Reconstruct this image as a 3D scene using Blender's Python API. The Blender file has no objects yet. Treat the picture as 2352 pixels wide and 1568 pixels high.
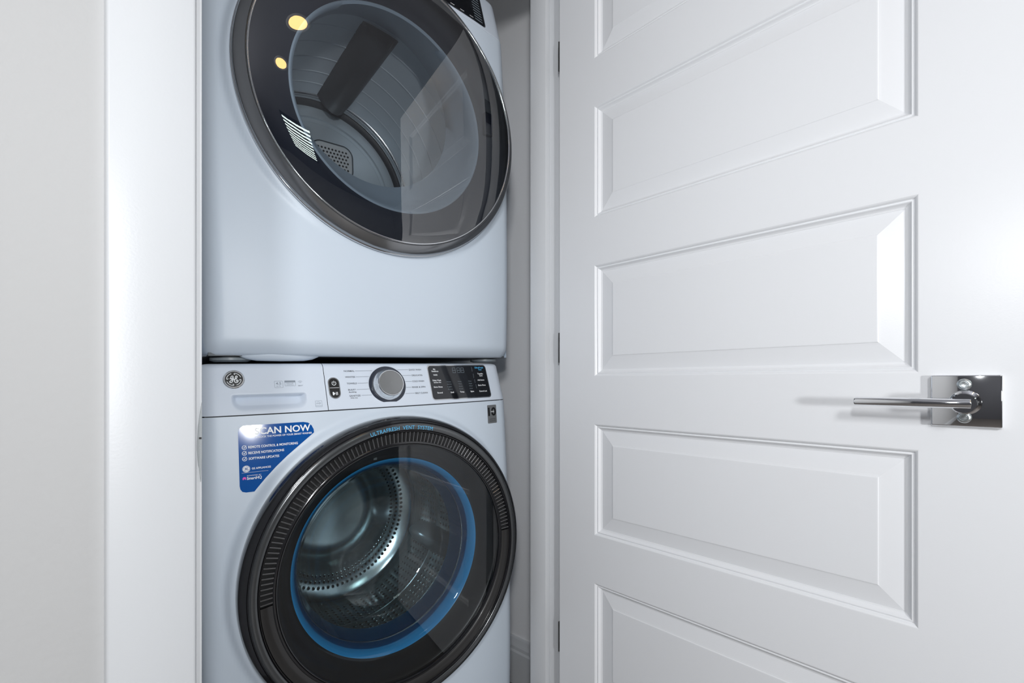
import bpy, bmesh, math, random
from mathutils import Vector, Matrix
random.seed(7)
PI = math.pi
R = math.radians
scene = bpy.context.scene
C = scene.collection

# ------------------------------------------------------------------ camera
cam_d = bpy.data.cameras.new('camera')
cam = bpy.data.objects.new('camera', cam_d)
C.objects.link(cam)
cam_d.sensor_fit = 'HORIZONTAL'
cam_d.sensor_width = 36.0
cam_d.lens = 36.0 * 1075.0 / 2352.0
cam_d.shift_y = (877.0 - 784.0) / 2352.0
cam_d.clip_start = 0.02
cam.location = (0, 0, 0.94)
cam.rotation_euler = (PI / 2, 0, -R(48.5))
scene.camera = cam

# ------------------------------------------------------------------ world, flash, exposure
world = bpy.data.worlds.new('world')
scene.world = world
world.use_nodes = True
bg = world.node_tree.nodes['Background']
bg.inputs[0].default_value = (0.78, 0.89, 1.0, 1)
bg.inputs[1].default_value = 1.0

fl = bpy.data.lights.new('camera_flash', 'AREA')
fl.shape = 'DISK'
fl.size = 0.07
fl.energy = 2.5
fl.color = (0.96, 0.98, 1.0)
flash = bpy.data.objects.new('camera_flash', fl)
C.objects.link(flash)
flash.location = (-0.05, -0.06, 1.24)
flash.rotation_euler = (R(88), 0, -R(48.5))

st = bpy.data.lights.new('fill_point', 'POINT')     # added fill with no known source; lights the hall too, which fills the closet
st.shadow_soft_size = 0.16
st.energy = 56.0
st.color = (0.97, 0.985, 1.0)
lamp = bpy.data.objects.new('fill_point', st)
C.objects.link(lamp)
lamp.location = (-1.00, -0.84, 1.80)
st = bpy.data.lights.new('strobe_softbox', 'AREA')
st.shape = 'DISK'
st.size = 0.16
st.energy = 18.0
st.color = (0.97, 0.985, 1.0)
lamp = bpy.data.objects.new('strobe_softbox', st)
C.objects.link(lamp)
lamp.location = (-0.33, -1.48, 0.98)
lamp.rotation_euler = (Vector((0.55, 0.80, 0.80)) - Vector(lamp.location)).to_track_quat('-Z', 'Y').to_euler()

vs = scene.view_settings
vs.view_transform = 'Standard'
vs.look = 'None'
vs.gamma = 1.0
vs.use_curve_mapping = False
vs.exposure = 0.12

# ------------------------------------------------------------------ materials
MATS = {}


def mat(name, col, rough=0.5, metal=0.0, coat=0.0, bump=None, spec=0.5, var=None, emit=None, trans=0.0):
    m = bpy.data.materials.new(name)
    m.use_nodes = True
    nt = m.node_tree
    b = nt.nodes['Principled BSDF']
    b.inputs['Base Color'].default_value = (*col, 1)
    b.inputs['Roughness'].default_value = rough
    b.inputs['Metallic'].default_value = metal
    b.inputs['Coat Weight'].default_value = coat
    b.inputs['Coat Roughness'].default_value = 0.06
    b.inputs['Specular IOR Level'].default_value = spec
    b.inputs['Transmission Weight'].default_value = trans
    if emit:
        b.inputs['Emission Color'].default_value = (*emit[0], 1)
        b.inputs['Emission Strength'].default_value = emit[1]
    geo = None
    if bump or var:
        geo = nt.nodes.new('ShaderNodeNewGeometry')
    if bump:
        n = nt.nodes.new('ShaderNodeTexNoise')
        n.inputs['Scale'].default_value = bump[0]
        n.inputs['Detail'].default_value = bump[3] if len(bump) > 3 else 3.0
        nt.links.new(geo.outputs['Position'], n.inputs['Vector'])
        bp = nt.nodes.new('ShaderNodeBump')
        bp.inputs['Strength'].default_value = bump[1]
        bp.inputs['Distance'].default_value = bump[2]
        nt.links.new(n.outputs['Fac'], bp.inputs['Height'])
        nt.links.new(bp.outputs['Normal'], b.inputs['Normal'])
    if var:
        n = nt.nodes.new('ShaderNodeTexNoise')
        n.inputs['Scale'].default_value = var[0]
        n.inputs['Detail'].default_value = 4.0
        nt.links.new(geo.outputs['Position'], n.inputs['Vector'])
        mx = nt.nodes.new('ShaderNodeMix')
        mx.data_type = 'RGBA'
        mx.inputs[6].default_value = (*col, 1)
        mx.inputs[7].default_value = (*var[1], 1)
        nt.links.new(n.outputs['Fac'], mx.inputs[0])
        nt.links.new(mx.outputs[2], b.inputs['Base Color'])
    MATS[name] = m
    return m


def glass_mat(name, tint, ior=1.5, rough=0.0):
    """thin sheet: fresnel mirror over a tinted clear body"""
    m = bpy.data.materials.new(name)
    m.use_nodes = True
    nt = m.node_tree
    nt.nodes.clear()
    out = nt.nodes.new('ShaderNodeOutputMaterial')
    mix = nt.nodes.new('ShaderNodeMixShader')
    fr = nt.nodes.new('ShaderNodeFresnel')
    fr.inputs['IOR'].default_value = ior
    tr = nt.nodes.new('ShaderNodeBsdfTransparent')
    tr.inputs['Color'].default_value = (*tint, 1)
    gl = nt.nodes.new('ShaderNodeBsdfGlossy')
    gl.inputs['Roughness'].default_value = rough
    gl.inputs['Color'].default_value = (1, 1, 1, 1)
    nt.links.new(fr.outputs[0], mix.inputs[0])
    nt.links.new(tr.outputs[0], mix.inputs[1])
    nt.links.new(gl.outputs[0], mix.inputs[2])
    nt.links.new(mix.outputs[0], out.inputs[0])
    MATS[name] = m
    return m


mat('door_paint', (0.82, 0.83, 0.85), 0.34, bump=(420, 0.10, 0.0006, 2))
mat('trim_paint', (0.665, 0.68, 0.70), 0.36, bump=(330, 0.16, 0.0006, 2))
mat('wall_paint', (0.515, 0.515, 0.515), 0.85, bump=(120, 0.35, 0.0012, 4))
mat('closet_paint', (0.90, 0.90, 0.91), 0.8, bump=(140, 0.3, 0.001, 4))
mat('room_paint', (0.50, 0.505, 0.52), 0.9)
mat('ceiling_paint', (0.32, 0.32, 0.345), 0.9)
mat('dim_reflection_paint', (0.10, 0.10, 0.11), 0.9)  # unseen left wall coloured dark so the chrome handle reflects less light
mat('floor_plank', (0.13, 0.115, 0.105), 0.5, var=(14, (0.18, 0.16, 0.145)))
mat('enamel', (0.625, 0.70, 0.785), 0.42)
mat('enamel_plastic', (0.68, 0.745, 0.835), 0.38)
mat('shadow_steel', (0.10, 0.11, 0.12), 0.5, 0.3)
mat('foot_grey', (0.22, 0.25, 0.27), 0.4)
mat('black_gloss', (0.012, 0.012, 0.014), 0.12, coat=0.6)
mat('black_satin', (0.02, 0.019, 0.019), 0.33, coat=0.25)
mat('vent_black', (0.006, 0.006, 0.007), 0.45)
mat('vent_rib', (0.16, 0.16, 0.165), 0.24, 0.7, coat=0.3)
mat('smoke_chrome', (0.33, 0.335, 0.345), 0.18, 0.9)
mat('gunmetal', (0.10, 0.105, 0.11), 0.2, 0.6, coat=0.3)
mat('chrome', (0.86, 0.87, 0.89), 0.045, 1.0)
mat('chrome_trim', (0.72, 0.73, 0.75), 0.10, 1.0)
mat('screw_metal', (0.70, 0.74, 0.75), 0.28, 1.0, bump=(900, 0.4, 0.0005))
mat('brushed', (0.36, 0.365, 0.37), 0.30, 0.9)
mat('silver', (0.78, 0.80, 0.82), 0.18, 0.9)
mat('display_black', (0.008, 0.009, 0.012), 0.05, coat=0.8)
mat('navy_ring', (0.022, 0.028, 0.045), 0.25, coat=0.4)
mat('print_grey', (0.07, 0.08, 0.10), 0.5)
mat('print_pale', (0.25, 0.29, 0.34), 0.5)
mat('print_white', (0.88, 0.90, 0.92), 0.4)
mat('print_cyan', (0.10, 0.50, 0.85), 0.4)
mat('print_dim', (0.20, 0.24, 0.27), 0.4)
mat('sticker_blue', (0.0, 0.085, 0.36), 0.09, coat=0.5)
mat('magenta', (0.75, 0.0, 0.42), 0.3)
mat('badge_silver', (0.40, 0.41, 0.42), 0.3, 0.7)
mat('badge_black', (0.01, 0.01, 0.011), 0.4)
mat('seal_blue', (0.05, 0.42, 0.80), 0.20, coat=0.5)
mat('gasket', (0.10, 0.115, 0.12), 0.45)
mat('tunnel_grey', (0.38, 0.47, 0.56), 0.35)
mat('door_inner', (0.014, 0.018, 0.032), 0.3)
mat('baffle', (0.035, 0.04, 0.046), 0.5)
mat('back_steel', (0.58, 0.66, 0.71), 0.30, 0.4)
mat('grille_white', (0.60, 0.63, 0.64), 0.4)
mat('primer', (0.34, 0.36, 0.37), 0.55, bump=(200, 0.5, 0.001))
mat('hinge_metal', (0.10, 0.095, 0.09), 0.35, 0.9)
mat('lamp_lens', (0.9, 0.6, 0.3), 0.4, emit=((1.0, 0.60, 0.22), 9.0))
mat('panel_lens', (0.8, 0.85, 0.82), 0.4, emit=((0.85, 1.0, 0.95), 6.5))
mat('lamp_trim', (0.75, 0.75, 0.74), 0.5)
mat('blind_slat', (0.72, 0.73, 0.72), 0.5)
mat('window_vinyl', (0.75, 0.75, 0.75), 0.5)
glass_mat('dryer_glass', (0.95, 0.97, 0.99), 2.15)
glass_mat('washer_glass', (0.91, 0.95, 0.97), 1.65)
glass_mat('bowl_glass', (0.88, 0.95, 0.97), 1.45)
glass_mat('window_glass', (0.95, 0.97, 0.97), 1.45)


def drum_mat(name, col, rough, holes):
    """stainless steel; round perforations in rows are too small to model"""
    m = mat(name, col, rough, 0.95)
    if not holes:
        return m
    nt = m.node_tree
    b = nt.nodes['Principled BSDF']
    tc = nt.nodes.new('ShaderNodeTexCoord')
    sep = nt.nodes.new('ShaderNodeSeparateXYZ')
    nt.links.new(tc.outputs['Object'], sep.inputs[0])

    def M(op, a, b_=None):
        n = nt.nodes.new('ShaderNodeMath')
        n.operation = op
        for i, v in enumerate((a, b_)):
            if v is None:
                continue
            if isinstance(v, (int, float)):
                n.inputs[i].default_value = v
            else:
                nt.links.new(v, n.inputs[i])
        return n.outputs[0]
    ang = M('ARCTAN2', sep.outputs[2], sep.outputs[0])
    u = M('MULTIPLY', ang, 96 / (2 * PI))
    rad = M('SQRT', M('ADD', M('MULTIPLY', sep.outputs[0], sep.outputs[0]), M('MULTIPLY', sep.outputs[2], sep.outputs[2])))
    onb = M('GREATER_THAN', sep.outputs[1], 0.432)
    v = M('MULTIPLY', M('ADD', M('MULTIPLY', rad, onb), M('MULTIPLY', sep.outputs[1], M('SUBTRACT', 1.0, onb))), 62.0)
    fu = M('SUBTRACT', M('FRACT', u), 0.5)
    fv = M('SUBTRACT', M('FRACT', v), 0.5)
    d = M('SQRT', M('ADD', M('MULTIPLY', fu, fu), M('MULTIPLY', fv, fv)))
    ringb = M('MULTIPLY', M('GREATER_THAN', rad, 0.176), M('LESS_THAN', rad, 0.2255))
    cyl = M('ADD', M('MULTIPLY', M('GREATER_THAN', rad, 0.2655), M('LESS_THAN', sep.outputs[1], 0.425)), M('MULTIPLY', onb, ringb))
    hole = M('MULTIPLY', M('LESS_THAN', d, 0.17), cyl)
    mx = nt.nodes.new('ShaderNodeMix')
    mx.data_type = 'RGBA'
    mx.inputs[6].default_value = (*col, 1)
    mx.inputs[7].default_value = (0.01, 0.012, 0.014, 1)
    nt.links.new(hole, mx.inputs[0])
    nt.links.new(mx.outputs[2], b.inputs['Base Color'])
    bp = nt.nodes.new('ShaderNodeBump')
    bp.inputs['Strength'].default_value = 0.9
    bp.inputs['Distance'].default_value = 0.003
    dd = M('MAXIMUM', M('MINIMUM', M('MULTIPLY', d, 3.0), 1.0), M('SUBTRACT', 1.0, cyl))
    nt.links.new(dd, bp.inputs['Height'])
    nt.links.new(bp.outputs['Normal'], b.inputs['Normal'])
    return m


drum_mat('washer_drum', (0.62, 0.70, 0.72), 0.16, True)
drum_mat('dryer_drum', (0.80, 0.88, 0.94), 0.42, False)
MATS['dryer_drum'].node_tree.nodes['Principled BSDF'].inputs['Metallic'].default_value = 0.15

# ------------------------------------------------------------------ builders


def link(name, me, m=None, parent=None, smooth=True, loc=None, rot=None, autosmooth=None):
    o = bpy.data.objects.new(name, me)
    C.objects.link(o)
    if m:
        me.materials.clear()
        me.materials.append(MATS[m])
    if smooth:
        for p in me.polygons:
            p.use_smooth = True
        if autosmooth:
            me.set_sharp_from_angle(angle=R(autosmooth))
    if parent:
        o.parent = parent
    if loc is not None:
        o.location = loc
    if rot is not None:
        o.rotation_euler = rot
    return o


def mesh(verts, faces, name='m'):
    me = bpy.data.meshes.new(name)
    me.from_pydata([tuple(v) for v in verts], [], faces)
    me.update()
    return me


def fromb(bm, name='m'):
    me = bpy.data.meshes.new(name)
    bm.normal_update()
    bm.to_mesh(me)
    bm.free()
    return me


def tag(o, label, cat, kind=None, group=None):
    o['label'] = label
    o['category'] = cat
    if kind:
        o['kind'] = kind
    if group:
        o['group'] = group
    return o


def empty(name, loc=(0, 0, 0), rot=(0, 0, 0), parent=None):
    o = bpy.data.objects.new(name, None)
    C.objects.link(o)
    o.location = loc
    o.rotation_euler = rot
    o.empty_display_size = 0.1
    if parent:
        o.parent = parent
    return o


def bbox(bm, x0, x1, y0, y1, z0, z1):
    v = [bm.verts.new(p) for p in ((x0, y0, z0), (x1, y0, z0), (x1, y1, z0), (x0, y1, z0),
                                   (x0, y0, z1), (x1, y0, z1), (x1, y1, z1), (x0, y1, z1))]
    for f in ((0, 3, 2, 1), (4, 5, 6, 7), (0, 1, 5, 4), (1, 2, 6, 5), (2, 3, 7, 6), (3, 0, 4, 7)):
        bm.faces.new([v[i] for i in f])


def boxes(name, lst, m, parent=None, bev=0.0, seg=2):
    bm = bmesh.new()
    for b in lst:
        bbox(bm, *b)
    if bev:
        bmesh.ops.bevel(bm, geom=list(bm.edges), offset=bev, segments=seg, affect='EDGES', profile=0.5)
    return link(name, fromb(bm, name), m, parent, smooth=bool(bev), autosmooth=40 if bev else None)


def lathe(prof, n=128, closed=False, a0=0.0, a1=2 * PI):
    """profile (r, y) turned about the local y axis"""
    full = abs((a1 - a0) - 2 * PI) < 1e-6
    k = n if full else n + 1
    verts, faces = [], []
    for i in range(k):
        a = a0 + (a1 - a0) * i / n
        for r, y in prof:
            verts.append((r * math.cos(a), y, r * math.sin(a)))
    L = len(prof)
    for i in range(n):
        j = (i + 1) % k
        for q in range(L - 1 + (1 if closed else 0)):
            q2 = (q + 1) % L
            faces.append((i * L + q, i * L + q2, j * L + q2, j * L + q))
    return mesh(verts, faces)


def face_front(me):
    """turn a sheet's normals towards the viewer side (-y)"""
    if sum(p.normal.y * p.area for p in me.polygons) > 0:
        me.flip_normals()
    return me


def cyl_axis(r0, r1, y0, y1, n=32, bev=0.0):
    if bev:
        return lathe([(0.0002, y0), (r0 - bev, y0), (r0, y0 + bev * (1 if y1 > y0 else -1)), (r1, y1), (0.0002, y1)], n)
    return lathe([(0.0002, y0), (r0, y0), (r1, y1), (0.0002, y1)], n)


def fill_poly(pts):
    bm = bmesh.new()
    vs_ = [bm.verts.new((p[0], 0, p[1])) for p in pts]
    bm.faces.new(vs_)
    return bm


def rrect(x0, x1, z0, z1, r, n=6):
    pts = []
    for cx, cz, a in ((x1 - r, z1 - r, 0), (x0 + r, z1 - r, 90), (x0 + r, z0 + r, 180), (x1 - r, z0 + r, 270)):
        for i in range(n + 1):
            t = R(a + 90 * i / n)
            pts.append((cx + r * math.cos(t), cz + r * math.sin(t)))
    return pts


def wrap_plate(pts, surf, eps, thick=0.0, step=0.012):
    """flat outline (x, z) wrapped on surface y = surf(x, z), proud by eps"""
    bm = fill_poly(pts)
    xs = [p[0] for p in pts]
    zs = [p[1] for p in pts]
    x = min(xs) + step
    while x < max(xs):
        bmesh.ops.bisect_plane(bm, geom=bm.verts[:] + bm.edges[:] + bm.faces[:], plane_co=(x, 0, 0), plane_no=(1, 0, 0))
        x += step
    z = min(zs) + step
    while z < max(zs):
        bmesh.ops.bisect_plane(bm, geom=bm.verts[:] + bm.edges[:] + bm.faces[:], plane_co=(0, 0, z), plane_no=(0, 0, 1))
        z += step
    if thick:
        ret = bmesh.ops.extrude_face_region(bm, geom=bm.faces[:])
        nv = [g for g in ret['geom'] if isinstance(g, bmesh.types.BMVert)]
        top = set(nv)
        for v in bm.verts:
            v.co.y = surf(v.co.x, v.co.z) - (eps if v in top else eps - thick)
    else:
        for v in bm.verts:
            v.co.y = surf(v.co.x, v.co.z) - eps
    bmesh.ops.recalc_face_normals(bm, faces=bm.faces[:])
    return bm


def text_raw(s, bold=0.0, spacing=1.0):
    cu = bpy.data.curves.new('t', 'FONT')
    cu.body = s
    cu.size = 1.0
    cu.offset = bold
    cu.space_character = spacing
    cu.resolution_u = 3
    o = bpy.data.objects.new('t', cu)
    C.objects.link(o)
    dg = bpy.context.evaluated_depsgraph_get()
    me = bpy.data.meshes.new_from_object(o.evaluated_get(dg))
    vs_ = [(v.co.x, v.co.y) for v in me.vertices]
    fs = [tuple(p.vertices) for p in me.polygons]
    bpy.data.objects.remove(o)
    bpy.data.curves.remove(cu)
    bpy.data.meshes.remove(me)
    return vs_, fs


def text_on(items, place, name, m, parent):
    """items: (string, x0, z0, x1, cap height[, bold, align]); place(x, z) -> point"""
    V, F = [], []
    for it in items:
        s, x0, z0, x1, h = it[:5]
        bold = it[5] if len(it) > 5 else 0.0
        vs_, fs = text_raw(s, bold)
        if not vs_:
            continue
        mn = min(v[0] for v in vs_)
        mxx = max(v[0] for v in vs_)
        sx = (x1 - x0) / (mxx - mn)
        sz = h / 0.70
        b = len(V)
        for v in vs_:
            V.append(place(x0 + (v[0] - mn) * sx, z0 + v[1] * sz))
        F += [tuple(i + b for i in f) for f in fs]
    o = link(name, mesh(V, F), m, parent, smooth=False)
    o['kind'] = 'stuff'
    return o


def strokes_on(lines, place, name, m, parent, w=0.0006):
    V, F = [], []
    for ln in lines:
        pts = ln[0] if isinstance(ln[0], (list, tuple)) and isinstance(ln[0][0], (list, tuple)) else ln
        ww = ln[1] if isinstance(ln[0][0], (list, tuple)) else w
        n = len(pts)
        b = len(V)
        for i, p in enumerate(pts):
            q = pts[min(i + 1, n - 1)]
            o = pts[max(i - 1, 0)]
            dx, dz = q[0] - o[0], q[1] - o[1]
            L = math.hypot(dx, dz) or 1
            nx, nz = -dz / L * ww / 2, dx / L * ww / 2
            V.append(place(p[0] + nx, p[1] + nz))
            V.append(place(p[0] - nx, p[1] - nz))
        for i in range(n - 1):
            F.append((b + 2 * i, b + 2 * i + 1, b + 2 * i + 3, b + 2 * i + 2))
    o = link(name, mesh(V, F), m, parent, smooth=False)
    o['kind'] = 'stuff'
    return o


def arc(cx, cz, r, a0, a1, n=16, rz=None):
    rz = rz or r
    return [(cx + r * math.cos(R(a0 + (a1 - a0) * i / n)), cz + rz * math.sin(R(a0 + (a1 - a0) * i / n))) for i in range(n + 1)]


# ------------------------------------------------------------------ the setting
WF, WB = 0.670, 0.747          # front and back faces of the partition wall
JL, JR = 0.1785, 0.930         # jamb faces
HEAD = 2.045
CEIL = 2.72
X0, X1, Y0 = -2.6, 1.75, -4.4

boxes('floor', [(X0, X1, Y0, 2.0, -0.05, 0.0)], 'floor_plank')
tag(bpy.data.objects['floor'], 'dark brown wood-look floor below the baseboard', 'floor', 'structure')
boxes('ceiling', [(X0, X1, Y0, 2.0, CEIL, CEIL + 0.05)], 'ceiling_paint')
tag(bpy.data.objects['ceiling'], 'flat white ceiling above the hall', 'ceiling', 'structure')
o = boxes('wall_front', [(X0, JL - 0.018, WF, WB, 0, CEIL), (JR + 0.018, X1, WF, WB, 0, CEIL), (JL - 0.018, JR + 0.018, WF, WB, HEAD + 0.018, CEIL)], 'wall_paint')
tag(o, 'light warm grey painted wall around the closet opening', 'wall', 'structure')
o = boxes('wall_closet_right', [(1.112, 1.20, WB, 1.85, 0, CEIL)], 'closet_paint')
tag(o, 'grey closet side wall to the right of the stacked machines', 'wall', 'structure')
o = boxes('wall_closet_left', [(0.0, 0.08, WB, 1.85, 0, CEIL)], 'closet_paint')
tag(o, 'grey closet side wall to the left of the stacked machines', 'wall', 'structure')
o = boxes('wall_closet_back', [(0.0, 1.2, 1.85, 1.93, 0, CEIL)], 'closet_paint')
tag(o, 'grey closet wall behind the stacked machines', 'wall', 'structure')
o = boxes('wall_left', [(X0 - 0.05, X0, Y0, WF, 0, CEIL)], 'dim_reflection_paint')
tag(o, 'room wall far to the left, coloured dark to dim its reflection', 'wall', 'structure')
o = boxes('wall_right', [(X1, X1 + 0.05, Y0, WF, 0, CEIL)], 'room_paint')
tag(o, 'dim grey hall wall behind the open door', 'wall', 'structure')

o = boxes('wall_back', [(X0, X1, Y0 - 0.05, Y0, 0, CEIL)], 'room_paint')
tag(o, 'dim grey room wall far behind the camera', 'wall', 'structure')

# louvred light panel in the ceiling, mirrored as stripes in the dryer glass
GX0, GX1, GY0, GY1 = -0.03, 0.47, -3.15, -1.97
ag = empty('louvred_light', ((GX0 + GX1) / 2, (GY0 + GY1) / 2, CEIL))
tag(ag, 'louvred ceiling light panel, mirrored as bright stripes in the dryer glass', 'ceiling light')
gw, gl_ = (GX1 - GX0) / 2, (GY1 - GY0) / 2
boxes('light_frame', [(-gw, -gw + 0.02, -gl_, gl_, -0.022, 0.0), (gw - 0.02, gw, -gl_, gl_, -0.022, 0.0), (-gw + 0.02, gw - 0.02, -gl_, -gl_ + 0.02, -0.022, 0.0), (-gw + 0.02, gw - 0.02, gl_ - 0.02, gl_, -0.022, 0.0)], 'hinge_metal', ag)
boxes('diffuser', [(-gw + 0.02, gw - 0.02, -gl_ + 0.02, gl_ - 0.02, -0.002, -0.001)], 'panel_lens', ag)
lv = None
NL = 11
for i in range(NL):
    if lv is None:
        q = boxes('louvre', [(-gw + 0.02, gw - 0.02, -0.026, 0.026, -0.001, 0.001)], 'hinge_metal', ag)
        lv = q.data
    else:
        q = bpy.data.objects.new('louvre', lv)
        C.objects.link(q)
        q.parent = ag
    q.location = (0, -gl_ + 0.045 + i * (2 * gl_ - 0.09) / (NL - 1), -0.014)

# baseboards
bbm = bmesh.new()


def base_prof(t, h):
    return [(0, 0), (t, 0), (t, h - 0.042), (t - 0.003, h - 0.036), (t - 0.003, h - 0.026), (t - 0.006, h - 0.016), (t - 0.009, h - 0.004), (t - 0.011, h), (0, h)]


def baseboard(name, p0, p1, side, label):
    """runs from p0 to p1; side = unit vector out of the wall"""
    pr = base_prof(0.016, 0.142)
    V, F = [], []
    for p in (p0, p1):
        for t, h in pr:
            V.append((p[0] + side[0] * t, p[1] + side[1] * t, h))
    n = len(pr)
    for i in range(n):
        j = (i + 1) % n
        F.append((i, j, n + j, n + i))
    F.append(tuple(range(n)))
    F.append(tuple(range(2 * n - 1, n - 1, -1)))
    me = mesh(V, F)
    bm = bmesh.new()
    bm.from_mesh(me)
    bmesh.ops.recalc_face_normals(bm, faces=bm.faces[:])
    bm.to_mesh(me)
    bm.free()
    o = link(name, me, 'trim_paint', None, smooth=False)
    tag(o, label, 'baseboard', 'structure')


baseboard('baseboard_closet', (1.112, WB), (1.112, 1.85), (-1, 0), 'white moulded baseboard along the grey closet side wall')
baseboard('baseboard_left', (X0, WF), (0.086, WF), (0, -1), 'white baseboard under the warm grey wall left of the casing')

# casing left: flat board with eased edges and a small bead at the outer edge
CF = 0.655
bm = bmesh.new()
prof = [(0.0872, WF), (0.0872, CF + 0.003), (0.0885, CF + 0.0005), (0.0900, CF), (0.166, CF), (0.1685, CF + 0.001), (0.1700, CF + 0.003), (0.1702, WF)]
n = len(prof)
V = [(x, y, z) for z in (0.0, HEAD + 0.008) for x, y in prof]
F = [(i, (i + 1) % n, n + (i + 1) % n, n + i) for i in range(n)] + [tuple(range(n - 1, -1, -1)), tuple(range(n, 2 * n))]
bm.free()
o = link('trim_1', mesh(V, F), 'trim_paint', None, smooth=True, autosmooth=50)
tag(o, 'wide glossy white door casing left of the machines', 'trim', 'structure')
# jamb left with strike lip
o = boxes('trim_2', [(JL - 0.018, JL, WF - 0.004, WB, 0, HEAD)], 'trim_paint', None, 0.0015)
tag(o, 'narrow white jamb edge beside the left casing, chipped at the strike', 'trim', 'structure')
pts = [(0.1778, 0.915), (0.1766, 0.908), (0.1752, 0.897), (0.1738, 0.884), (0.1731, 0.870), (0.1729, 0.858), (0.1735, 0.845), (0.1742, 0.838), (0.1752, 0.834), (0.1758, 0.824), (0.1764, 0.818), (0.1770, 0.822), (0.1778, 0.850)]
bm = fill_poly(pts)
ret = bmesh.ops.extrude_face_region(bm, geom=bm.faces[:])
for g in ret['geom']:
    if isinstance(g, bmesh.types.BMVert):
        g.co.y -= 0.0016
for v in bm.verts:
    v.co.y += WF - 0.0038
bmesh.ops.recalc_face_normals(bm, faces=bm.faces[:])
sp = link('strike_plate', fromb(bm), 'primer', o, smooth=False)
s2 = boxes('screw', [(0.1746, 0.1770, WF - 0.0066, WF - 0.0052, 0.8705, 0.8725)], 'hinge_metal', sp)
# jamb right with stop
o = boxes('trim_3', [(JR, JR + 0.018, WF - 0.003, WB, 0, HEAD)], 'trim_paint', None, 0.0012)
tag(o, 'white jamb on the hinge side of the open door', 'trim', 'structure')
boxes('door_stop', [(0.9135, JR, 0.698, WB, 0, HEAD)], 'trim_paint', o, 0.0016)
o = boxes('trim_4', [(JL, JR, WF - 0.003, WB, HEAD, HEAD + 0.018)], 'trim_paint', None, 0.0012)
tag(o, 'white head jamb above the stacked machines', 'trim', 'structure')
o = boxes('trim_5', [(JR + 0.008, JR + 0.091, CF, WF, 0, HEAD + 0.008)], 'trim_paint', None, 0.002)
tag(o, 'white casing hidden behind the open door', 'trim', 'structure')
o = boxes('trim_6', [(0.0872, JR + 0.091, CF, WF, HEAD + 0.008, HEAD + 0.091)], 'trim_paint', None, 0.002)
tag(o, 'white head casing across the top of the closet opening', 'trim', 'structure')

# ------------------------------------------------------------------ door
DA = R(4.9)
door = empty('door_1', (0.9135 - 0.0002, 0.656, 0.008), (0, 0, -R(94.9)))
tag(door, 'open white five-panel door with chrome lever handle', 'door', 'structure')
DW, DH, DT = 0.762, 2.03, 0.035
PX0, PX1 = 0.1010, 0.6510
PH = 0.2485
PZ = []
for k in range(5):                                   # z of panel bottoms above door base
    top = 1.2010 - 0.008 + (2 - k) * 0.3545
    PZ.append((top - PH, top))
xs = [0, PX0, PX1, DW]
zs = sorted([0, DH] + [z for p in PZ for z in p])
bm = bmesh.new()
grid = {}


def gv(x, z, y=0.0):
    k = (round(x, 5), round(z, 5), round(y, 5))
    if k not in grid:
        grid[k] = bm.verts.new((x, y, z))
    return grid[k]


for i in range(len(xs) - 1):
    for j in range(len(zs) - 1):
        hole = i == 1 and any(abs(zs[j] - p[0]) < 1e-6 for p in PZ)
        if not hole:
            bm.faces.new([gv(xs[i], zs[j]), gv(xs[i + 1], zs[j]), gv(xs[i + 1], zs[j + 1]), gv(xs[i], zs[j + 1])])
bm.faces.new([gv(0, 0, DT), gv(0, DH, DT), gv(DW, DH, DT), gv(DW, 0, DT)])
for a, b in (((0, 0), (DW, 0)), ((DW, DH), (0, DH))):
    bm.faces.new([gv(a[0], a[1]), gv(a[0], a[1], DT), gv(b[0], b[1], DT), gv(b[0], b[1])])
for x in (0, DW):
    ring = [gv(x, z) for z in zs]
    bm.faces.new(ring + [gv(x, DH, DT), gv(x, 0, DT)])
bmesh.ops.recalc_face_normals(bm, faces=bm.faces[:])
link('slab', fromb(bm), 'door_paint', door, smooth=False)


def frame_rings(x0, x1, z0, z1, prof, cap):
    """concentric rectangular rings: prof = (inset, depth)"""
    V, F = [], []
    for ins, dep in prof:
        V += [(x0 + ins, dep, z0 + ins), (x1 - ins, dep, z0 + ins), (x1 - ins, dep, z1 - ins), (x0 + ins, dep, z1 - ins)]
    for i in range(len(prof) - 1):
        for k in range(4):
            a, b = i * 4 + k, i * 4 + (k + 1) % 4
            F.append((a, b, b + 4, a + 4))
    if cap:
        b = (len(prof) - 1) * 4
        F.append((b, b + 1, b + 2, b + 3))
    return mesh(V, F)


mould = [(0.0, 0.0), (0.0012, 0.0002), (0.0030, 0.0014), (0.0046, 0.0034), (0.0052, 0.0044), (0.0058, 0.0044), (0.0066, 0.0038), (0.0078, 0.0037), (0.0086, 0.0043), (0.0092, 0.0052), (0.0105, 0.0070), (0.0122, 0.0086), (0.0138, 0.0093), (0.0150, 0.0095)]
field = [(0.0150, 0.0095), (0.0152, 0.0100), (0.0160, 0.0100), (0.0185, 0.0096), (0.0420, 0.0058), (0.0448, 0.0052), (0.0458, 0.0045), (0.0470, 0.0043)]
pm = mm = None
for k, (z0, z1) in enumerate(PZ):
    if pm is None:
        pm = frame_rings(PX0, PX1, 0, PH, field, True)
        mm = frame_rings(PX0, PX1, 0, PH, mould, False)
        pm.materials.append(MATS['door_paint'])
        mm.materials.append(MATS['door_paint'])
    p = bpy.data.objects.new('panel', pm)
    q = bpy.data.objects.new('moulding', mm)
    C.objects.link(p)
    C.objects.link(q)
    p.parent = door
    p.location = (0, 0, z0)
    q.parent = p
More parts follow.
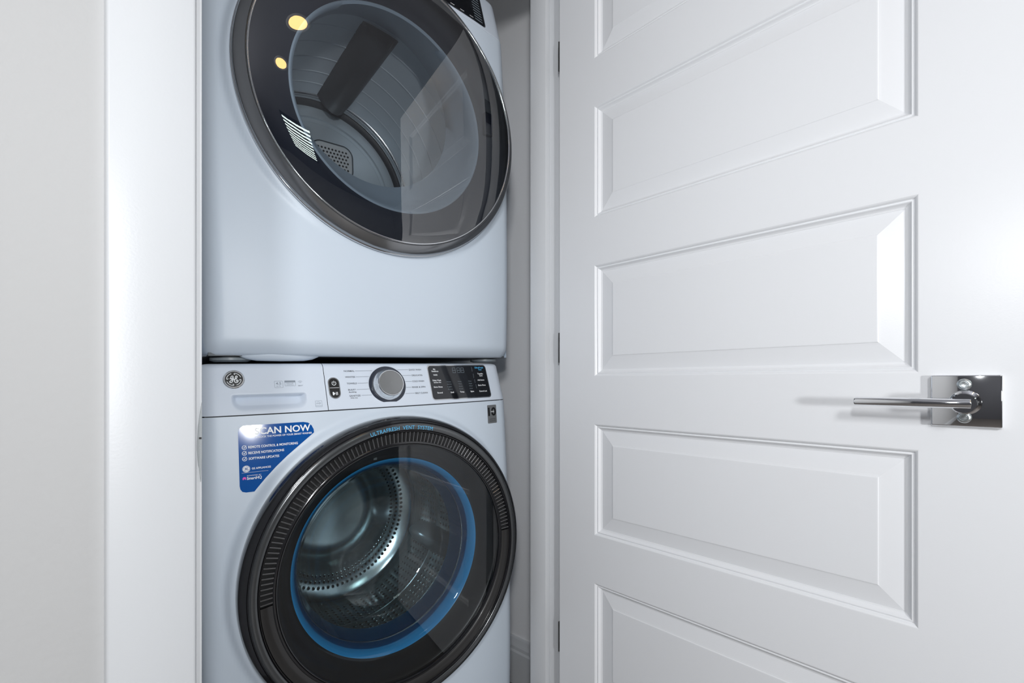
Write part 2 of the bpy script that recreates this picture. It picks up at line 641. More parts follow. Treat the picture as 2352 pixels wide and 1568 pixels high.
# hinges in the gap
for z in (1.720, 1.022, 0.330):
    h = boxes('hinge', [(-0.0050, -0.0022, 0.0005, 0.030, z - 0.008 - 0.036, z - 0.008 + 0.036)], 'hinge_metal', door, 0.0008)
    me = lathe([(0.0002, -0.037), (0.0045, -0.037), (0.0045, 0.037), (0.0002, 0.037)], 16)
    k = link('hinge_knuckle', me, 'hinge_metal', h, loc=(-0.005, 0.032, z - 0.008), rot=(R(90), 0, 0), autosmooth=40)

# lever handle (chrome): rosette, neck, lever, screws
HX, HZ = 0.6975, 0.9155 - 0.008
lev = boxes('handle', [(HX - 0.0335, HX + 0.0335, -0.0085, 0.0, HZ - 0.0335, HZ + 0.0335)], 'chrome', door, 0.0016, 3)
lev['label'] = 'chrome lever handle on a square rosette'
me = lathe([(0.0002, -0.048), (0.0118, -0.048), (0.0128, -0.047), (0.0128, -0.0145), (0.0150, -0.0135), (0.0158, -0.012), (0.0158, -0.0085)], 48)
link('neck', me, 'chrome', lev, loc=(HX, 0, HZ - 0.002), autosmooth=35)
# lever grip
V, F = [], []
n = 32
xg = [HX + 0.006, HX + 0.004, -0.0, 0, 0]
sections = [(HX + 0.0075, 0.0045), (HX + 0.0066, 0.0058), (HX + 0.005, 0.0062), (HX - 0.1095, 0.0060), (HX - 0.1110, 0.0056), (HX - 0.1116, 0.0046)]
me_prof = [(0.0002, sections[0][0])] + [(r, x) for x, r in sections] + [(0.0002, sections[-1][0])]
me = lathe([(r, x) for r, x in me_prof], n)
for v in me.vertices:                                # turn y axis into x axis
    x, y, z = v.co
    v.co = (y, x - 0.0470, z)
bmx = bmesh.new()
bmx.from_mesh(me)
bmesh.ops.recalc_face_normals(bmx, faces=bmx.faces[:])
bmx.to_mesh(me)
bmx.free()
link('lever', me, 'chrome', lev, loc=(0, 0, HZ - 0.0025), autosmooth=40)
for dz in (0.0215, -0.0215):
    me = lathe([(0.0002, -0.0135), (0.0030, -0.0138), (0.0034, -0.0128), (0.0042, -0.0128), (0.0046, -0.0138), (0.0062, -0.0132), (0.0072, -0.0118), (0.0072, -0.0085)], 28)
    link('screw', me, 'screw_metal', lev, loc=(HX - 0.001, 0, HZ + dz), autosmooth=35)

# ------------------------------------------------------------------ laundry machines
XC, HW = -0.012, 0.36
YAW, ROLL = R(10.07), R(1.4)
ZC = 0.5447
RB = 0.320


def make_surf(seam, ztop=0.983):
    def smooth(a, b, t):
        t = max(0, min(1, (t - a) / (b - a)))
        return t * t * (3 - 2 * t)

    def s(x, z):
        u = min(abs((x - XC) / HW), 1)
        e = HW - abs(x - XC)
        y = 0.028 * u ** 2.4
        r = 0.035
        if e < r:
            e = max(e, 0)
            y += r - math.sqrt(max(0, r * r - (r - e) ** 2))
        y += 0.014 * ((z - 0.45) / 0.43) ** 2
        if z > seam:
            y += (z - seam) * math.tan(R(15)) * 0.0985 / (ztop - seam) * (1 if seam > 0.87 else 1.0)
        else:
            rr = math.hypot(x, z - ZC)
            k = 1 - smooth(0.322, 0.338, rr)
            y = y * (1 - k) + min(y, 0.004) * k
        if z < 0.03:
            y += 0.02 * ((0.03 - z) / 0.03) ** 2
        return y
    return s


def front_panel(surf, z0, z1, nx=150, nz=170, hole=0.277):
    V, F = [], []
    us = [math.sin(t * PI / 2) if False else t for t in [(-1 + 2 * i / nx) for i in range(nx + 1)]]
    for j in range(nz + 1):
        z = z0 + (z1 - z0) * j / nz
        for u in us:
            t = math.copysign(abs(u) ** 0.9, u)
            x = XC + HW * t
            V.append((x, surf(x, z), z))
    w = nx + 1
    for j in range(nz):
        for i in range(nx):
            a = j * w + i
            c = [(V[k][0], V[k][2] - ZC) for k in (a, a + 1, a + w + 1, a + w)]
            if max(math.hypot(*p) for p in c) < hole:
                continue
            F.append((a, a + 1, a + w + 1, a + w))
    # return flange at the bottom edge
    b = len(V)
    for i in range(w):
        x, y, z = V[i]
        V.append((x, y + 0.03, z - 0.002))
    for i in range(nx):
        F.append((i + 1, i, b + i, b + i + 1))
    return mesh(V, F)


def console_mesh(surf, xa, xb, z0, z1, recess=None, nx=120, nz=44, rc=0.030):
    """top strip between x = xa..xb with rounded upper outer corners and a rolled top edge"""
    V, F = [], []
    zrows = [z0 + (z1 - z0) * j / nz for j in range(nz + 1)]
    for z in zrows:
        d = z - (z1 - rc)
        cut = rc - math.sqrt(max(0, rc * rc - d * d)) if d > 0 else 0
        lo, hi = max(xa, XC - HW + cut), min(xb, XC + HW - cut)
        for i in range(nx + 1):
            x = lo + (hi - lo) * i / nx
            y = surf(x, z)
            e = z1 - z
            if e < 0.010:
                y += 0.010 - math.sqrt(max(0, 0.0001 - (0.010 - e) ** 2))
            if recess:
                y += recess(x, z)
            V.append((x, y, z))
    w = nx + 1
    for j in range(nz):
        for i in range(nx):
            a = j * w + i
            F.append((a, a + 1, a + w + 1, a + w))
    b = len(V)                                        # roof strip going back
    for i in range(w):
        x, y, z = V[nz * w + i]
        V.append((x, 0.130, z))
    for i in range(nx):
        F.append((nz * w + i, nz * w + i + 1, b + i + 1, b + i))
    for i, lim in ((0, XC - HW), (nx, XC + HW)):      # outer flanks
        if abs(V[i][0] - lim) > 1e-4:
            continue
        b = len(V)
        for j in range(nz + 1):
            x, y, z = V[j * w + i]
            V.append((x, 0.130, z))
        for j in range(nz):
            q = (j * w + i, (j + 1) * w + i, b + j + 1, b + j)
            F.append(q if i else q[::-1])
    b = len(V)                                        # bottom return into the seam
    for i in range(w):
        x, y, z = V[i]
        V.append((x, y + 0.02, z))
    for i in range(nx):
        F.append((i + 1, i, b + i, b + i + 1))
    return mesh(V, F)


def machine_root(name, cen, label, cat):
    """empty on the machine's base; the machine leans a little on its levelling feet"""
    r = Vector((math.cos(YAW), -math.sin(YAW), 0))
    up = Vector((0, 0, 1)) * math.cos(ROLL) - r * math.sin(ROLL)
    base = Vector(cen) - up * ZC
    rot = Matrix.Rotation(-YAW, 4, 'Z') @ Matrix.Rotation(-ROLL, 4, 'Y')
    o = empty(name, base)
    o.rotation_euler = rot.to_euler()
    tag(o, label, cat)
    return o


CW = (0.6184, 0.8816, 0.5447)
CD = (0.6124, 0.8876, 1.5447)
washer = machine_root('washing_machine', CW, 'white front-load washing machine with blue sticker, under the dryer', 'washing machine')
dryer = machine_root('dryer', CD, 'white tumble dryer with large smoked glass door, stacked on the washer', 'dryer')


def cabinet(root, z0, z1):
    """sides, top and back; the front edge steps back where the console slopes"""
    side = [(0.064, z0), (0.70, z0), (0.70, z1), (0.125, z1), (0.105, 0.93), (0.070, 0.86)]
    n = len(side)
    V = [(XC - HW + 0.0004, y, z) for y, z in side] + [(XC + HW - 0.0004, y, z) for y, z in side]
    F = [tuple(range(n)), tuple(range(2 * n - 1, n - 1, -1)), (1, 0, n, n + 1), (2, 1, n + 1, n + 2), (3, 2, n + 2, n + 3)]
    return link('cabinet', mesh(V, F), 'enamel', root, smooth=False)


def foot(root, x, y, ztop, h, r=0.032):
    me = lathe([(0.0002, 0), (r * 0.8, 0), (r, -0.003), (r, -0.008), (r * 0.45, -0.010), (r * 0.35, -max(h, 0.011)), (0.0002, -max(h, 0.011))], 28)
    for v in me.vertices:
        a, b, c = v.co
        v.co = (a, c, b + h)
    for v in me.vertices:
        v.co.z = h - v.co.z
    o = link('foot', me, 'foot_grey', root, loc=(x, y, ztop - h), autosmooth=40)
    return o


def monogram(cx, cz, r, place, name, m, parent):
    """round script badge: two linked script letters and four swirls at the rim"""
    L = []
    for a in (20, 110, 200, 290):
        L.append((arc(cx, cz, r * 0.86, a, a + 62, 12), r * 0.07))
        L.append((arc(cx + r * 0.77 * math.cos(R(a + 62)), cz + r * 0.77 * math.sin(R(a + 62)), r * 0.09, a + 62, a + 290, 8), r * 0.07))

    def S(pts, w):
        # Catmull-Rom through the control points
        out = []
        P = [pts[0]] + pts + [pts[-1]]
        for i in range(1, len(P) - 2):
            for k in range(6):
                t = k / 6
                q = []
                for c in (0, 1):
                    p0, p1, p2, p3 = P[i - 1][c], P[i][c], P[i + 1][c], P[i + 2][c]
                    q.append(0.5 * (2 * p1 + (p2 - p0) * t + (2 * p0 - 5 * p1 + 4 * p2 - p3) * t * t + (3 * p1 - p0 - 3 * p2 + p3) * t ** 3))
                out.append((cx + r * q[0], cz + r * q[1]))
        out.append((cx + r * pts[-1][0], cz + r * pts[-1][1]))
        L.append((out, r * w))
    S([(-0.50, 0.10), (-0.28, 0.12), (-0.10, 0.30), (-0.12, 0.46), (-0.28, 0.44), (-0.36, 0.22), (-0.30, 0.04), (-0.14, 0.04), (-0.04, 0.22), (-0.08, 0.02), (-0.22, -0.38), (-0.42, -0.44), (-0.48, -0.30), (-0.30, -0.14), (0.02, 0.0)], 0.10)
    S([(0.02, 0.0), (0.26, 0.14), (0.40, 0.36), (0.30, 0.48), (0.18, 0.34), (0.20, 0.12), (0.34, 0.06), (0.16, 0.02), (0.06, -0.22), (0.18, -0.44), (0.40, -0.42), (0.50, -0.22), (0.38, -0.10), (0.28, -0.22), (0.40, -0.28)], 0.10)
    return strokes_on(L, place, name, m, parent)


def dial(root, surf, cx, cz, con):
    """rotary selector: dark base ring, flared silver skirt, brushed cap; axis normal to the sloped console"""
    tilt = math.atan(math.tan(R(15)))
    y = surf(cx, cz)
    rot = (-tilt, 0, 0)
    b = link('dial', lathe([(0.0435, 0.002), (0.0435, -0.0015), (0.0425, -0.0025), (0.0330, -0.0025), (0.0320, 0.0)], 72), 'navy_ring', root, loc=(cx, y, cz), rot=rot, autosmooth=35)
    link('dial_skirt', lathe([(0.0365, -0.002), (0.0362, -0.005), (0.0348, -0.009), (0.0318, -0.0145), (0.0300, -0.0185), (0.0294, -0.0200)], 72), 'silver', b, autosmooth=35)
    link('dial_rim', lathe([(0.0298, -0.0192), (0.0298, -0.0214), (0.0291, -0.0222), (0.0276, -0.0222), (0.0272, -0.0210)], 72), 'chrome_trim', b, autosmooth=35)
    link('dial_cap', lathe([(0.0274, -0.0210), (0.0270, -0.0214), (0.0002, -0.0217)], 72), 'brushed', b, autosmooth=35)
    tk = []
    for k in range(40):
        a = R(200 + 320 * k / 39 * 0.9)
        tk.append([((0.0335) * math.cos(a), (0.0335) * math.sin(a)), ((0.0355) * math.cos(a), (0.0355) * math.sin(a))])
    link_ = strokes_on(tk, lambda x, z: (x, -0.0092, z), 'tick_marks', 'print_grey', b, 0.0004)
    return b


# ======================= washer
S = make_surf(0.884)
pW = lambda x, z: (x, S(x, z) - 0.0006, z)
cabinet(washer, 0.03, 0.965)
link('front_panel', front_panel(S, 0.012, 0.8832), 'enamel', washer)


def drawer_recess(x, z):
    # scooped grip, crisp overhang at the top, soft floor
    xa, xb, za, zb = -0.3130, -0.1800, 0.8905, 0.9245
    r = 0.020

    def rr(x, z):
        cx = min(max(x, xa + r), xb - r)
        if z > zb - 0.006:
            cz = min(z, zb - 0.006)
            r2 = 0.006
            cx2 = min(max(x, xa + 0.006), xb - 0.006)
            return r2 - math.hypot(x - cx2, z - (zb - 0.006))
        if z < za + r:
            return r - math.hypot(x - cx, z - (za + r))
        return min(x - xa, xb - x)
    d = rr(x, z)
    if d <= 0:
        return 0.0
    w = min(1, d / 0.012)
    w = w * w * (3 - 2 * w)
    up = (z - za) / (zb - za)
    return 0.020 * w * max(0.0, min(1, 0.25 + up * 0.95)) if up > 0 else 0.0


SEAMX = -0.1425
dr = link('detergent_drawer', console_mesh(S, XC - HW, SEAMX - 0.0006, 0.8852, 0.983, drawer_recess, nx=170, nz=110), 'enamel_plastic', washer)
con = link('control_console', console_mesh(S, SEAMX + 0.0006, XC + HW, 0.8852, 0.983), 'enamel_plastic', washer)
boxes('seam_shade_strip', [(XC - HW + 0.02, XC + HW - 0.02, 0.080, 0.084, 0.872, 0.895)], 'shadow_steel', washer)  # dark strip standing in for the shade inside the console seam
for x in (XC - HW + 0.05, XC + HW - 0.05):
    foot(washer, x, 0.08, 0.032, 0.032 + (0.008 if x > 0 else -0.008) - 0.0, 0.028)
    foot(washer, x, 0.62, 0.032, 0.032 + (0.008 if x > 0 else -0.008), 0.028)

# badge on the drawer
badge_rot = (-R(15), 0, 0)
by = S(-0.3055, 0.952)
bd = link('badge', lathe([(0.0180, 0.001), (0.0180, -0.0015), (0.0165, -0.0032), (0.0150, -0.0032), (0.0142, -0.0018)], 56), 'silver', dr, loc=(-0.3055, by, 0.952), rot=(-R(15), 0, -R(9)), autosmooth=30)
link('badge_disc', lathe([(0.0144, -0.0018), (0.0002, -0.0021)], 48), 'badge_black', bd)
monogram(0, 0, 0.0140, lambda x, z: (x, -0.0024, z), 'badge_letters', 'print_white', bd)
bd.location.y -= 0.0015
# tiny prints on the drawer
L = [rrect(-0.2375, -0.2225, 0.9345, 0.9475, 0.001, 2), ]
L = [l + [l[0]] for l in L]
es = rrect(-0.1660, -0.1535, 0.8935, 0.9055, 0.0003, 1)
L += [es + [es[0]], [(-0.166, 0.8955), (-0.1535, 0.8955)]]
L += [arc(-0.1605, 0.898, 0.0052, 20, 120, 8)]
for rr_ in (0.0016, 0.0034, 0.0052):
    L.append(arc(-0.1905, 0.9420, rr_, 40, 140, 8))
bx = rrect(-0.2190, -0.1995, 0.9375, 0.9480, 0.0004, 1)
L += [bx + [bx[0]]]
strokes_on(L, pW, 'printed_icons', 'print_pale', dr, 0.00045)
strokes_on([([(-0.2188, 0.9463), (-0.1997, 0.9463)], 0.0034)], pW, 'printed_band', 'print_pale', dr)
text_on([('4.5', -0.2350, 0.9405, -0.2255, 0.0048, 0.01), ('cu. ft.', -0.2345, 0.9365, -0.2265, 0.0024), ('SMART', -0.1950, 0.9365, -0.1858, 0.0022, 0.01),
         ('ODOR', -0.2160, 0.9415, -0.2030, 0.0022), ('CONTROL', -0.2160, 0.9385, -0.2030, 0.0020), ('energy', -0.1645, 0.8993, -0.1565, 0.0020, 0.01)], pW, 'lettering', 'print_pale', dr)

# power / start pill
pill = wrap_plate(rrect(-0.1375, -0.1135, 0.9085, 0.9530, 0.0117, 8), S, 0.0022, 0.003)
pl = link('button_pad', fromb(pill), 'silver', con, autosmooth=40)
link('start_button', fromb(wrap_plate(rrect(-0.1355, -0.1155, 0.9105, 0.9510, 0.0098, 8), S, 0.0030, 0.002)), 'badge_black', pl, autosmooth=40)
pB = lambda x, z: (x, S(x, z) - 0.0034, z)
cxp = -0.1255
tri = [(cxp - 0.0050, 0.9225), (cxp - 0.0050, 0.9155), (cxp + 0.0002, 0.9190)]
strokes_on([(arc(cxp, 0.9405, 0.0040, 120, 420, 16), 0.0011), ([(cxp, 0.9400), (cxp, 0.9455)], 0.0011), ([(-0.1350, 0.9310), (-0.1160, 0.9310)], 0.0007),
            ([(cxp - 0.0035, 0.9157), (cxp - 0.0035, 0.9223)], 0.003), ([(cxp - 0.0018, 0.9172), (cxp - 0.0018, 0.9208)], 0.0015), ([(cxp - 0.0005, 0.9182), (cxp - 0.0005, 0.9198)], 0.0011),
            ([(cxp + 0.0022, 0.9158), (cxp + 0.0022, 0.9222)], 0.0013), ([(cxp + 0.0048, 0.9158), (cxp + 0.0048, 0.9222)], 0.0013)], pB, 'button_symbols', 'print_white', pl)

# dial and its wording
DX, DZ = -0.0065, 0.9335
dial(con, S, DX, DZ, con)
words = [('NORMAL', -0.1005, 0.9645, -0.0773, 0.0034), ('WHITES', -0.0995, 0.9515, -0.0780, 0.0034), ('TOWELS', -0.0978, 0.9375, -0.0765, 0.0034),
         ('BULKY', -0.0967, 0.9240, -0.0804, 0.0034), ('SANITIZE', -0.0957, 0.9110, -0.0720, 0.0034),
         ('QUICK WASH', 0.0520, 0.9662, 0.0846, 0.0034), ('DELICATES', 0.0575, 0.9528, 0.0855, 0.0034), ('COLD WASH', 0.0560, 0.9388, 0.0873, 0.0034),
         ('RINSE & SPIN', 0.0534, 0.9250, 0.0880, 0.0034), ('SELF CLEAN', 0.0584, 0.9110, 0.0912, 0.0034),
         ('Bedding', -0.0957, 0.9195, -0.0800, 0.0026), ('With Oxi', -0.0942, 0.9068, -0.0790, 0.0026)]
text_on([w + (0.012,) for w in words], pW, 'lettering', 'print_grey', con)
ld = []
for zr, xl in ((0.9662, -0.0760), (0.9532, -0.0765), (0.9392, -0.0750), (0.9257, -0.0790), (0.9127, -0.0700)):
    rx = 0.0450
    dz = zr - DZ
    xi = DX - math.sqrt(max(0.0, rx * rx - dz * dz)) if abs(dz) < rx else DX - 0.02
    ld.append([(xl, zr), (xi, zr + 0.0004)])
for zr, xr in ((0.9680, 0.0505), (0.9545, 0.0560), (0.9405, 0.0545), (0.9268, 0.0520), (0.9128, 0.0570)):
    dz = zr - DZ
    xi = DX + math.sqrt(max(0.0, 0.0450 ** 2 - dz * dz))
    ld.append([(xi, zr), (xr, zr)])
strokes_on(ld, pW, 'pointer_lines', 'print_grey', con, 0.0005)

# touch display
dx0, dx1, dz0, dz1 = 0.1040, 0.2840, 0.8960, 0.9768


def display(root_con, surf, x0, x1, z0, z1, full):
    fr_ = link('display', fromb(wrap_plate(rrect(x0 - 0.0028, x1 + 0.0028, z0 - 0.0028, z1 + 0.0028, 0.009, 6), surf, 0.0010, 0.002)), 'chrome_trim', root_con, autosmooth=40)
    link('display_glass', fromb(wrap_plate(rrect(x0, x1, z0, z1, 0.007, 6), surf, 0.0019, 0.002)), 'display_black', fr_, autosmooth=40)
    P = lambda x, z: (x, surf(x, z) - 0.0023, z)
    return fr_, P


dsp, pD = display(con, S, dx0, dx1, dz0, dz1, True)
wht = []


def ctext(s, cx, z, w, h, b=0.02):
    return (s, cx - w / 2, z, cx + w / 2, h, b)


wht += [ctext('My', 0.1205, 0.9668, 0.0065, 0.0036), ctext('Settings', 0.1215, 0.9618, 0.0190, 0.0036), ctext('WiFi', 0.1205, 0.9525, 0.0115, 0.0036),
        ctext('Delay Wash', 0.1220, 0.9395, 0.0235, 0.0036), ctext('Sanitize Oxi', 0.1225, 0.9348, 0.0205, 0.0028), ctext('Extra Rinse', 0.1225, 0.9235, 0.0245, 0.0034),
        ctext('Sound', 0.1245, 0.9095, 0.0150, 0.0034), ctext('Soil', 0.1600, 0.9090, 0.0095, 0.0034), ctext('Temp', 0.1905, 0.9092, 0.0130, 0.0034), ctext('Spin', 0.2230, 0.9092, 0.0110, 0.0034),
        ctext('Control Lock', 0.2600, 0.9085, 0.0270, 0.0036), ctext('Extra Rinse', 0.2600, 0.9240, 0.0260, 0.0036), ctext('Add Items', 0.2600, 0.9375, 0.0230, 0.0036), ctext('Tumble', 0.2620, 0.9540, 0.0190, 0.0036), ctext('Care', 0.2630, 0.9490, 0.0110, 0.0036)]
text_on(wht, pD, 'lettering', 'print_white', dsp)
text_on([ctext('UltraFresh', 0.2620, 0.9700, 0.0300, 0.0042), ctext('Vent', 0.2640, 0.9650, 0.0120, 0.0034)], pD, 'lettering', 'print_cyan', dsp)
dim = []
for r_ in range(4):
    dim.append(ctext(['Heavy', 'Normal', 'Light', 'Extra'][r_], 0.1560, 0.9360 - 0.0062 * r_, 0.013, 0.0024, 0))
    dim.append(ctext(['Hot', 'Warm', 'Cool', 'Cold'][r_], 0.1890, 0.9360 - 0.0062 * r_, 0.011, 0.0024, 0))
    dim.append(ctext(['Max', 'High', 'Med', 'Low'][r_], 0.2220, 0.9360 - 0.0062 * r_, 0.010, 0.0024, 0))
text_on(dim, pD, 'lettering', 'print_dim', dsp)
sg = []
for cx in (0.1780, 0.1925, 0.2045):
    for a, b in (((-1, 1), (1, 1)), ((-1, 0), (1, 0)), ((-1, -1), (1, -1)), ((-1, -1), (-1, 1)), ((1, -1), (1, 1))):
        sg.append([(cx + a[0] * 0.0045, 0.9655 + a[1] * 0.0060), (cx + b[0] * 0.0045, 0.9655 + b[1] * 0.0060)])
strokes_on(sg, pD, 'segment_digits', 'print_dim', dsp, 0.0008)
strokes_on([[(0.2365, 0.9740), (0.2365, 0.962)], [(0.2375, 0.956), (0.2375, 0.945)], [(0.2385, 0.941), (0.2385, 0.932)], [(0.2395, 0.928), (0.2395, 0.918)]], pD, 'divider_marks', 'print_dim', dsp, 0.0008)

# ten-year badge
b10 = link('warranty_badge', fromb(wrap_plate(rrect(0.2665, 0.2985, 0.8245, 0.8725, 0.002, 3), S, 0.0010, 0.001)), 'badge_silver', washer, smooth=False)
pT = lambda x, z: (x, S(x, z) - 0.0014, z)
text_on([('10', 0.2685, 0.8450, 0.2965, 0.0205, 0.035), ('LIMITED', 0.2725, 0.8340, 0.2935, 0.0026), ('WARRANTY', 0.2715, 0.8290, 0.2945, 0.0026)], pT, 'lettering', 'badge_black', b10)
text_on([('YEAR', 0.2770, 0.8535, 0.2900, 0.0030, 0.02)], lambda x, z: (x, S(x, z) - 0.0017, z), 'lettering', 'print_white', b10)

# blue promotional sticker
spts = [(-0.3045, 0.8535), (-0.3025, 0.8600), (-0.2965, 0.8645), (-0.2900, 0.8650), (-0.1920, 0.8650), (-0.1830, 0.8630), (-0.1765, 0.8570), (-0.1730, 0.8490), (-0.1725, 0.8425),
        (-0.1980, 0.8220), (-0.2230, 0.8015), (-0.2430, 0.7830), (-0.2620, 0.7630), (-0.2740, 0.7490), (-0.2815, 0.7400), (-0.2950, 0.7400), (-0.3010, 0.7420), (-0.3040, 0.7470), (-0.3050, 0.7530)]
stk = link('sticker', fromb(wrap_plate(spts, S, 0.0005, 0.0, 0.008)), 'sticker_blue', washer)
stk['label'] = 'blue promotional sticker'
pS = lambda x, z: (x, S(x, z) - 0.0009, z)
text_on([('SCAN NOW', -0.2775, 0.8470, -0.1790, 0.0125, 0.022), ('UNLOCK THE POWER OF YOUR SMART WASHER', -0.2770, 0.8405, -0.1765, 0.0034, 0.015),
         ('REMOTE CONTROL & MONITORING', -0.2890, 0.8220, -0.2035, 0.0044, 0.02), ('RECEIVE NOTIFICATIONS', -0.2890, 0.8110, -0.2285, 0.0044, 0.02), ('SOFTWARE UPDATES', -0.2890, 0.8005, -0.2375, 0.0044, 0.02),
         ('GE APPLIANCES', -0.2845, 0.7820, -0.2525, 0.0034, 0.02), ('POWERED BY', -0.2925, 0.7700, -0.2690, 0.0018), ('SmartHQ', -0.2930, 0.7635, -0.2685, 0.0052, 0.02)], pS, 'lettering', 'print_white', stk)
ck = []
for z in (0.8240, 0.8133, 0.8027):
    a_ = arc(-0.2955, z, 0.0036, 60, 380, 16)
    ck.append((a_, 0.0009))
    ck.append(([(-0.2975, z + 0.0004), (-0.2958, z - 0.0016), (-0.2925, z + 0.0034)], 0.0011))
ck.append(([(-0.3010, 0.7768), (-0.2570, 0.7768)], 0.00035))
ck.append((arc(-0.2935, 0.7838, 0.0062, 0, 360, 24), 0.0004))
strokes_on(ck, pS, 'tick_icons', 'print_white', stk)
link('round_logo', fromb(wrap_plate(arc(-0.2935, 0.7838, 0.0056, 0, 345, 23), S, 0.0007)), 'print_white', stk, smooth=False)
monogram(-0.2935, 0.7838, 0.0054, lambda x, z: (x, S(x, z) - 0.0010, z), 'logo_letters', 'sticker_blue', stk)
link('house_icon', fromb(wrap_plate([(-0.3000, 0.7640), (-0.2980, 0.7640), (-0.2980, 0.7655), (-0.2962, 0.7655), (-0.2962, 0.7640), (-0.2942, 0.7640), (-0.2942, 0.7672), (-0.2955, 0.7690), (-0.2985, 0.7690), (-0.3000, 0.7672)], S, 0.0009)), 'magenta', stk, smooth=False)

# ---- washer door
CZ = (0, 0, ZC)
wd = link('door', lathe([(0.300, 0.012), (RB - 0.002, 0.012), (RB, 0.004), (RB, -0.012), (RB - 0.0025, -0.021), (RB - 0.007, -0.0285), (RB - 0.0115, -0.0318), (0.3080, -0.0322), (0.3072, -0.0305), (0.3064, -0.0322),
                         (0.3045, -0.0335), (0.2990, -0.0345), (0.2910, -0.0340), (0.2898, -0.0310), (0.2886, -0.0332), (0.2876, -0.0332), (0.2864, -0.0290), (0.2850, -0.0220)], 192), 'black_gloss', washer, loc=CZ, autosmooth=50)
wd['label'] = 'round black-rimmed glass door'
link('text_band', lathe([(0.3050, -0.0328), (0.3042, -0.0340), (0.2990, -0.0351), (0.2918, -0.0347), (0.2908, -0.0336)], 192), 'gunmetal', wd, autosmooth=50)
link('vent_band', lathe([(0.2852, -0.0250), (0.2852, -0.0225), (0.2640, -0.0205), (0.2640, -0.0235)], 192), 'vent_black', wd, autosmooth=40)
link('window_rim', lathe([(0.2645, -0.0200), (0.2645, -0.0275), (0.2628, -0.0288), (0.2602, -0.0285), (0.2594, -0.0262), (0.2586, -0.0282), (0.2570, -0.0278), (0.2562, -0.0255), (0.2560, -0.0150)], 192), 'black_gloss', wd, autosmooth=50)
# ribs between the vent slots
rb = bmesh.new()
bbox(rb, 0.2640, 0.2858, -0.0300, -0.0215, -0.0020, 0.0020)
for v in rb.verts:
    if v.co.y < -0.025:
        v.co.z *= 0.62
        if v.co.x < 0.27:
            v.co.y += 0.0022
bmesh.ops.bevel(rb, geom=[e for e in rb.edges if all(v.co.y < -0.025 for v in e.verts)], offset=0.0006, segments=1, affect='EDGES')
rib_me = fromb(rb)
rib_me.materials.append(MATS['vent_rib'])
NR = 93
for i in range(NR):
    o = bpy.data.objects.new('vent_rib', rib_me)
    C.objects.link(o)
    o.parent = wd
    o.rotation_euler = (0, -R(3.5 + 177.5 * i / (NR - 1)), 0)
# plain lower part of the vent band
link('vent_cover', lathe([(0.2860, -0.0300), (0.2850, -0.0303), (0.2655, -0.0280), (0.2645, -0.0270)], 120, a0=R(182), a1=R(362.5)), 'black_satin', wd, autosmooth=40)
# curved wording on the rim
tv, tf = text_raw('ULTRAFRESH  VENT  SYSTEM', 0.0, 1.05)
mn, mx_ = min(v[0] for v in tv), max(v[0] for v in tv)
A0, A1 = R(104.6), R(76.4)
V = []
for u, v in tv:
    a = A0 + (A1 - A0) * (u - mn) / (mx_ - mn)
    r_ = 0.2925 + v * 0.0080 / 0.70
    V.append((r_ * math.cos(a), -0.0356, r_ * math.sin(a)))
link('lettering', mesh(V, tf), 'print_cyan', wd, smooth=False)
# outer window, slightly dished
link('window', face_front(lathe([(0.2565, -0.0245), (0.20, -0.0258), (0.10, -0.0268), (0.0003, -0.0270)], 128)), 'washer_glass', wd)
# dark frame behind the window
link('window_frame', lathe([(0.2560, -0.0160), (0.2500, -0.0120), (0.2400, 0.0100), (0.2270, 0.0240), (0.2200, 0.0300)], 128), 'black_satin', wd, autosmooth=40)
link('seal_ring', lathe([(0.2215, 0.0270), (0.2190, 0.0285), (0.2120, 0.0400), (0.2050, 0.0560), (0.2000, 0.0700), (0.1950, 0.0850), (0.1900, 0.1050)], 128), 'seal_blue', wd)
link('glass_bowl', face_front(lathe([(0.2260, 0.0240), (0.2140, 0.0270), (0.2060, 0.0340), (0.1990, 0.0560), (0.1890, 0.0950), (0.1750, 0.1250), (0.1500, 0.1420), (0.1000, 0.1520), (0.0003, 0.1550)], 128)), 'bowl_glass', wd)
link('bowl_lip', lathe([(0.2065, 0.0620), (0.2045, 0.0600), (0.2020, 0.0615), (0.2010, 0.0650)], 128), 'chrome_trim', wd)
# pull mark on the left flank
tv, tf = text_raw('PULL')
mn, mx_ = min(v[0] for v in tv), max(v[0] for v in tv)
V = []
for u, v in tv:
    a = R(193.0) - R(3.2) * (u - mn) / (mx_ - mn) * -1
    V.append(((RB + 0.0004) * math.cos(a), -0.0075 + v * 0.0045, (RB + 0.0004) * math.sin(a)))
link('lettering', mesh(V, tf), 'print_pale', wd, smooth=False)
